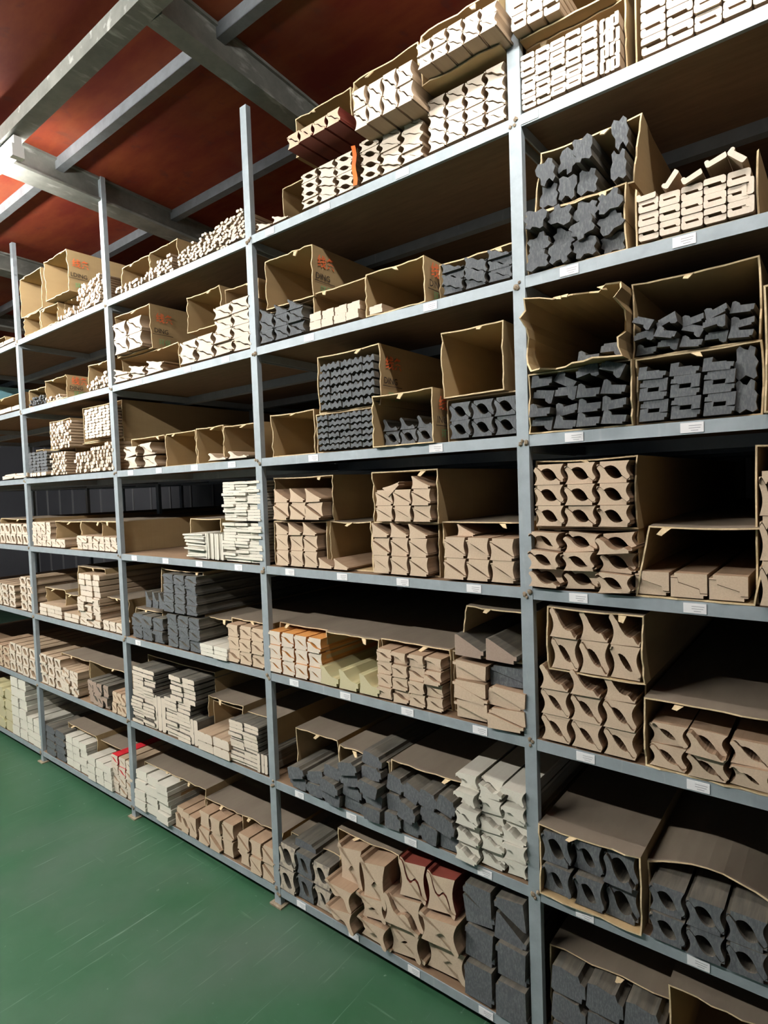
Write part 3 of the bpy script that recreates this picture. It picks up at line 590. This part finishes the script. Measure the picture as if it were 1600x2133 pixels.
count = 0
STICKS = []
def stick(kind, m, cx, cz, w, h, rot, yf, rng, info, flip=False):
    """one moulding: kind, centre, size, roll about its own length"""
    global count
    base = kind
    rot_extra = 0
    if kind == 'horned' and m in ('cream', 'redside') and cz > 2.3 and int(cx*97) % 5 < 2: base = 'hornedo'
    if kind in ('jboardv', 'flatv'):
        base = 'jboard' if kind == 'jboardv' else 'flat'
        rot_extra = PI/2; w, h = h, w
    var = rng.randrange(3) if base in ('chunk', 'thin') else 0
    me = prof_mesh(base, m, var)
    wd = WORD[kind[:-1] if kind.endswith('1') else kind]
    o = bpy.data.objects.new(wd + '_batten', me); COL.objects.link(o)
    o.location = (cx, yf, cz); o.scale = (w, 1 + (1.55-yf-LEN)/LEN if yf > .02 else 1, h)
    o.rotation_euler = (0, rot + rot_extra + (PI if flip else 0), 0)
    bay, lv, name, row, col, rows, cols, whole = info
    place = '%s, %s, %s' % (short(name), SHELF[lv-1], BAY[bay])
    if isinstance(whole, str):
        lab = {'peak': '%s %s moulding at the peak of the %s', 'tilt': '%s %s moulding leaning tilted on the %s',
               'loose': '%s %s moulding loose on top, ' + ('leftmost' if col == 0 else 'rightmost' if col == cols-1 else ORD[col] + ' from left') + ', %s'}[whole] % (ADJ[m], wd, place)
        if len(lab.split()) > 16: lab = lab.replace(' moulding', '', 1)
    elif whole:
        lab = '%s %s moulding in the %s' % (ADJ[m], wd, place)
    else:
        rw = 'bottom row' if row == 0 else ('top row' if row >= rows-1 else ORD[row] + ' row up')
        cw = 'leftmost' if col == 0 else ('rightmost' if col == cols-1 else ('%s from left' % ORD[col]))
        if cols == 1: cw = ''
        lab = '%s %s moulding, %s, %s, %s' % (ADJ[m], wd, rw, cw, place)
        lab = lab.replace(', ,', ',')
        if len(lab.split()) > 16: lab = lab.replace(' moulding', '', 1)
        if len(lab.split()) > 16: lab = lab.replace(' from left', '')
    tag(o, lab, wd + ' moulding', 'mouldings in the ' + place); o['kind'] = 'thing'
    count += 1; STICKS.append((wd, w*h/((cx-2.637)**2 + 1.9 + (cz-1.5)**2)**1.5, o, rot+rot_extra+(PI if flip else 0)))
    return o

def pile(bay, lv, name, x0, x1, z0, z1, kind, cols, rows, m, yf, k):
    rng = random.Random(bay + name + str(lv))
    pair = kind in PROF or kind == 'jboardv'
    messy = k.get('messy'); jit = k.get('jit'); top = k.get('top'); slope = k.get('slope')
    whole = False
    mix = k.get('mix'); m0 = m
    extra = {'single': .62, 'messy': .0, 'one': .45}.get(top, 0)
    H = z1 - z0
    ch = H / (rows + extra); cw = (x1 - x0) / cols
    trows = rows*2 if pair else rows
    if top == 'single': trows += 1
    for i in range(cols):
        rmax = rows
        if slope is not None: rmax = max(1, round(rows*(slope + (1-slope)*(i/(cols-1 or 1)))))
        for j in range(rmax):
            cx = x0 + (i+.5)*cw; cz = z0 + (j+.5)*ch
            if pair and k.get('shift') and j % 2: cx += .0
            sx, sz = cw*.985, ch*.985
            m = mix if mix and rng.random() < .28 else m0
            for hlf in ((0, 1) if pair else (0,)):
                rot = 0; dx = dz = 0; yy = yf + rng.uniform(-.003, .004)
                if jit: rot = rng.uniform(-.03, .03)*jit; dx = rng.uniform(-.018, .018)*cw*jit; yy += rng.uniform(-.007, .007)*jit
                fl = bool(hlf)
                if not pair and kind in ('smallwave',): fl = False
                if messy and kind == 'thin':
                    rot = rng.choice([0, PI/2, .5, -.5, 1.0, -1.0]) + rng.uniform(-.3, .3); yy = yf + rng.uniform(-.008, .012)
                    a = min(cw, ch); s1 = cw*.62 if cw > ch*1.5 else cw*.95
                    o = stick(kind, m, cx + rng.uniform(-.12, .12)*cw, cz, cw*.50, ch*1.05, rot*.4, yy, rng, (bay, lv, name, j, 2*i if cw > ch*1.6 else i, rows, cols*2 if cw > ch*1.6 else cols, False))
                    # two slim sticks share a wide cell
                    if cw > ch*1.6:
                        o.location.x = cx - cw*.24
                        stick(kind, m, cx + cw*.25, cz, cw*.48, ch*1.0, rng.uniform(-.5, .5), yf + rng.uniform(-.008, .012), rng, (bay, lv, name, j, 2*i+1, rows, cols*2, False))
                    continue
                if messy:
                    rot = rng.uniform(-.30, .30); fl = rng.random() < .45; yy = yf + rng.uniform(-.012, .014)
                    if kind == 'chunk': rot = rng.uniform(-.55, .55); sx, sz = cw*.98, ch*1.04; yy += rng.uniform(-.012, .012)
                    if kind in ('wedgeboard', 'flatboard'): sx, sz = cw*.97, ch*1.02; yy += rng.uniform(-.012, .012)
                    if j == rows-1: rot = rng.uniform(-.5, .5); dz = rng.uniform(-.1, .25)*ch
                    if j == 0 : rot *= .25
                    if pair: fl = bool(hlf); rot *= .3; sx *= .94
                stick(kind, m, cx+dx, cz+dz, sx, sz, rot, yy, rng, (bay, lv, name, 2*j+hlf if pair else j, i, trows, cols, whole), fl)
        if top == 'single':
            cz = z0 + rows*ch + .5*ch
            stick(kind, m, x0+(i+.5)*cw, cz, cw*.985, ch*.985, rng.uniform(-.04, .04), yf+rng.uniform(-.006, .004), rng, (bay, lv, name, trows-1, i, trows, cols, False))
    if top == 'one':
        stick(kind, m, x1-.5*cw, z0+rows*ch+.5*ch, cw*.97, ch*.97, 0.02, yf, rng, (bay, lv, name, 2*rows, cols-1, 2*rows+1, cols, 'peak'))
        stick(kind, m, x0+.9*cw, z0+rows*ch+.30*ch, cw*.9, ch*.9, -.7, yf, rng, (bay, lv, name, 2*rows, 0, 2*rows+1, cols, 'tilt'))
    if top == 'messy':
        for q in range(5):
            u = q/4
            stick('jboard', m, x0+(x1-x0)*(.08+.84*u), z1+.010+.016*u+.012*(q % 2), cw*.95, ch*.95, [-.05, -.9, -.35, -.3, .75][q], yf-.004*q, rng, (bay, lv, name, 2*rows, q, 2*rows+1, 5, 'loose'))

for p in PILES: pile(*p)
# of a kind with more than 290 pieces the small far ones become one heap object
kinds = {}
for t in STICKS: kinds.setdefault(t[0], []).append(t)
for wd, L in kinds.items():
    print('KIND', wd, len(L))
    if len(L) <= 295: continue
    L.sort(key=lambda t: -t[1])
    V = []; F = []; MI = []; mats = []
    for _, _, o, rot in L[290:]:
        M = Matrix.LocRotScale(o.location, o.rotation_euler, o.scale)
        b = len(V); V += [tuple(M @ v.co) for v in o.data.vertices]
        mm = [m for m in o.data.materials]
        for m in mm:
            if m not in mats: mats.append(m)
        for p in o.data.polygons:
            F.append(tuple(b+i for i in p.vertices)); MI.append(mats.index(mm[p.material_index]))
        bpy.data.objects.remove(o)
    me = bpy.data.meshes.new('heap'); me.from_pydata(V, [], F)
    for m in mats: me.materials.append(m)
    me.polygons.foreach_set('material_index', MI); me.update()
    o = bpy.data.objects.new('distant_%s_battens' % wd, me); COL.objects.link(o); o['kind'] = 'stuff'
    tag(o, 'the smaller far %s mouldings heaped in the bays on the left' % wd, wd + ' mouldings')

# ------------------------------------------------------------------ cartons
def text_mesh(body, size, m, name, parent, loc, rz, ry=0, sx=1):
    c = bpy.data.curves.new(name, 'FONT'); c.body = body; c.size = size; c.resolution_u = 2; c.offset = size*.012
    t = bpy.data.objects.new(name+'_tmp', c); COL.objects.link(t)
    bpy.context.view_layer.update()
    me = bpy.data.meshes.new_from_object(t.evaluated_get(bpy.context.evaluated_depsgraph_get()))
    bpy.data.objects.remove(t); bpy.data.curves.remove(c)
    me.materials.clear(); me.materials.append(m)
    o = bpy.data.objects.new(name, me); COL.objects.link(o); o.parent = parent
    o.location = loc; o.rotation_euler = (PI/2, 0, rz); o.scale = (sx, 1, 1)
    return o

def carton(bay, lv, name, x0, x1, z0, z1, yf, k):
    rng = random.Random('c' + bay + name + str(lv))
    yb = 1.60; t = .0035
    cx = (x0+x1)/2
    r = empty('cardboard_carton', (cx, yf, z0))
    place = '%s, %s, %s' % (short(name), SHELF[lv-1], BAY[bay])
    tag(r, 'long open-ended brown ' + place, 'carton', 'cardboard cartons on the rack')
    a, b = x0-cx, x1-cx; H = z1-z0; L = yb-yf
    lean = k.get('lean', 0); rag = .022 if k.get('ragged') else (.0045 if k.get('torn') else .002)
    opent = k.get('open')
    # ring of points, outer and inner, sampled along each wall
    N = 8
    def ring(inset, yk):
        P = []
        i = inset
        c = [(a+i, i), (b-i, i), (b-i, H-i), (a+i, H-i)]
        for q in range(4):
            p, s = c[q], c[(q+1) % 4]
            for n in range(N):
                u = n/N; x = p[0]+(s[0]-p[0])*u; z = p[1]+(s[1]-p[1])*u
                bow = math.sin(PI*u)
                if q == 2: z += bow*k.get('bulge', 0)*.03 - (0 if k.get('bulge') else bow*.003*amp)
                if q == 1: x += bow*(.004*sgn)
                if q == 3: x += bow*(.003*sgn) - (bow*.012 if k.get('ragged') else 0)
                x += lean*(z/H)*fade[yk]
                P.append((x, z))
        return P
    amp = rng.uniform(0, 1.5); sgn = rng.uniform(-1, 1)
    ys = [0, .03, .12, .5, L]; fade = [1, .9, .6, .2, 0]
    jitter = [rng.uniform(-rag, rag) + (rag*.8*math.sin(i*.7) if rag > .01 else 0) for i in range(4*N)]
    jx = [rng.uniform(-1, 1)*rag*.35 for i in range(4*N)]
    mb = MB(); n4 = 4*N
    for inset in (0, t):
        for yk, y in enumerate(ys):
            for q, (x, z) in enumerate(ring(inset, yk)):
                f = fade[yk]
                yy = y + (jitter[q] if yk == 0 else 0)
                side = q // N
                xx = x + (jx[q]*f if side in (1, 3) and rag > .01 else 0)
                zz = z + (jx[q]*f if side == 2 and rag > .01 else 0)
                mb.v.append((xx, yy, zz))
    M = len(ys)*n4
    def skip(q): return opent and q // N == 2
    for yk in range(len(ys)-1):
        for q in range(n4):
            if skip(q): continue
            p = (q+1) % n4
            A, B, C_, D = yk*n4+q, yk*n4+p, (yk+1)*n4+p, (yk+1)*n4+q
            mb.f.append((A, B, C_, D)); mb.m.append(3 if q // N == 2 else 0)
            mb.f.append((M+D, M+C_, M+B, M+A)); mb.m.append(1)
    for q in range(n4):
        if skip(q): continue
        p = (q+1) % n4
        mb.f.append((q, M+q, M+p, p)); mb.m.append(2)
        e = (len(ys)-1)*n4
    # closed rear end
    e = (len(ys)-1)*n4
    mb.f.append(tuple(e+i for i in (0, N, 2*N, 3*N))); mb.m.append(0)
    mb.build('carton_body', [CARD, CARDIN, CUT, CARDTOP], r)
    # torn strips of card hanging at the mouth
    if k.get('torn') or k.get('ragged'):
        for q in range(1 if not k.get('ragged') else 3):
            f = MB(); xx = rng.uniform(a+.03, b-.05); ln = rng.uniform(.02, .045); hh = H-t-.001
            dx = rng.uniform(-.02, .02); dz = rng.uniform(.008, .018)
            f.v += [(xx, -.001, hh), (xx+.018, -.002, hh), (xx+.012+dx, -ln*.3, hh-dz), (xx+.002+dx, -ln*.3, hh-dz*.8),
                    (xx, .002, hh-.001), (xx+.018, .001, hh-.001), (xx+.012+dx, -ln*.3+.003, hh-dz-.001), (xx+.002+dx, -ln*.3+.003, hh-dz*.8-.001)]
            for g in ((0,1,2,3),(7,6,5,4),(0,4,5,1),(1,5,6,2),(2,6,7,3),(3,7,4,0)): f.f.append(g); f.m.append(0)
            f.build('torn_flap', CUT, r, 'frayed pale strip')
    # right-hand outer face printing
    tx = k.get('text')
    if tx:
        X = b + .0045 + abs(sgn)*.004
        s = .027
        text_mesh(tx, s, PRINT_K, 'printed_lettering', r, (X, .010, H*.36), PI/2)
        MB().box(X-.0004, X, .004, .10, H*.36-.008, H*.36-.006).build('printed_line', PRINT_K, r)
        text_mesh('线条', .042, PRINT_R, 'printed_characters', r, (X, .020, H*.62), PI/2).data.name = 'red_characters'
        text_mesh('环保', .028, PRINT_G, 'printed_characters', r, (X, .030, H*.10), PI/2)
    return r
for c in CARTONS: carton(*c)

# ------------------------------------------------------------------ shelf stickers
by = {}
for x, z in TAGS:
    lv = min(range(7), key=lambda i: abs(ZL[i]-z)); bay = 'RMLKJ'[0 if x >= 2 else 1 if x >= 1 else 2 if x >= 0 else 3 if x >= -1 else 4]
    by.setdefault((bay, lv), []).append((x, ZL[lv]))
st = MB().box(-.022, .022, -.0012, 0, -.0105, .0105).mesh('sticker_card', PAPER)
ink = MB()
for q, (u0, u1, w_) in enumerate(((-.006, .018, .004), (-.006, .016, -.001), (-.002, .012, -.006))): ink.box(u0, u1, -.0014, -.0011, w_-.0006, w_+.0006)
inkm = ink.mesh('printed_line', INK)
for (bay, lv), L in by.items():
    L.sort()
    for i, (x, z) in enumerate(L):
        r = empty('shelf_sticker', (x, -.0005, z))
        pos = 'only one' if len(L) == 1 else 'leftmost' if i == 0 else 'rightmost' if i == len(L)-1 else ORD[i] + ' from left'
        tag(r, 'small white printed sticker, %s on the %s edge, %s' % (pos, SHELF[lv], BAY[bay]), 'sticker', 'price stickers on the shelf edges')
        for nm, me in (('sticker_card', st), ('printed_line', inkm)):
            o = bpy.data.objects.new(nm, me); COL.objects.link(o); o.parent = r

# ------------------------------------------------------------------ odds and ends
sx, s0, s1 = 1.497, ZT[0]+.004, ZT[0]+.118
f = MB()
for q in range(8):
    z_a = s0+(s1-s0)*q/8; z_b = s0+(s1-s0)*(q+1)/8
    o0 = .003*math.sin(q*1.3); o1 = .003*math.sin((q+1)*1.3)
    x_, y_ = sx, -.012
    k = len(f.v)
    f.v += [(x_+o0-.006, y_, z_a), (x_+o0+.006, y_+.004, z_a), (x_+o1+.006, y_+.004, z_b), (x_+o1-.006, y_, z_b),
            (x_+o0-.006, y_+.001, z_a), (x_+o0+.006, y_+.005, z_a), (x_+o1+.006, y_+.005, z_b), (x_+o1-.006, y_+.001, z_b)]
    for g in ((0,1,2,3),(7,6,5,4),(0,4,5,1),(2,6,7,3),(1,5,6,2),(3,7,4,0)): f.f.append(tuple(k+i for i in g)); f.m.append(0)
tag(f.build('packing_strap', STRAP), 'orange plastic strap hanging between two pale stacks on the top shelf', 'strap')
b = MB()
b.box(-2.62, -2.14, .22, .55, ZT[1]+.12, ZT[1]+.30)
b.box(-2.63, -2.13, .21, .56, ZT[1]+.29, ZT[1]+.31)
for i in range(6): b.box(-2.60+.08*i, -2.594+.08*i, .212, .22, ZT[1]+.12, ZT[1]+.29)
tag(b.build('plastic_crate', CYAN), 'pale blue plastic crate at the far left of the second shelf', 'crate')
print('STICKS', count, 'OBJECTS', len(bpy.data.objects))
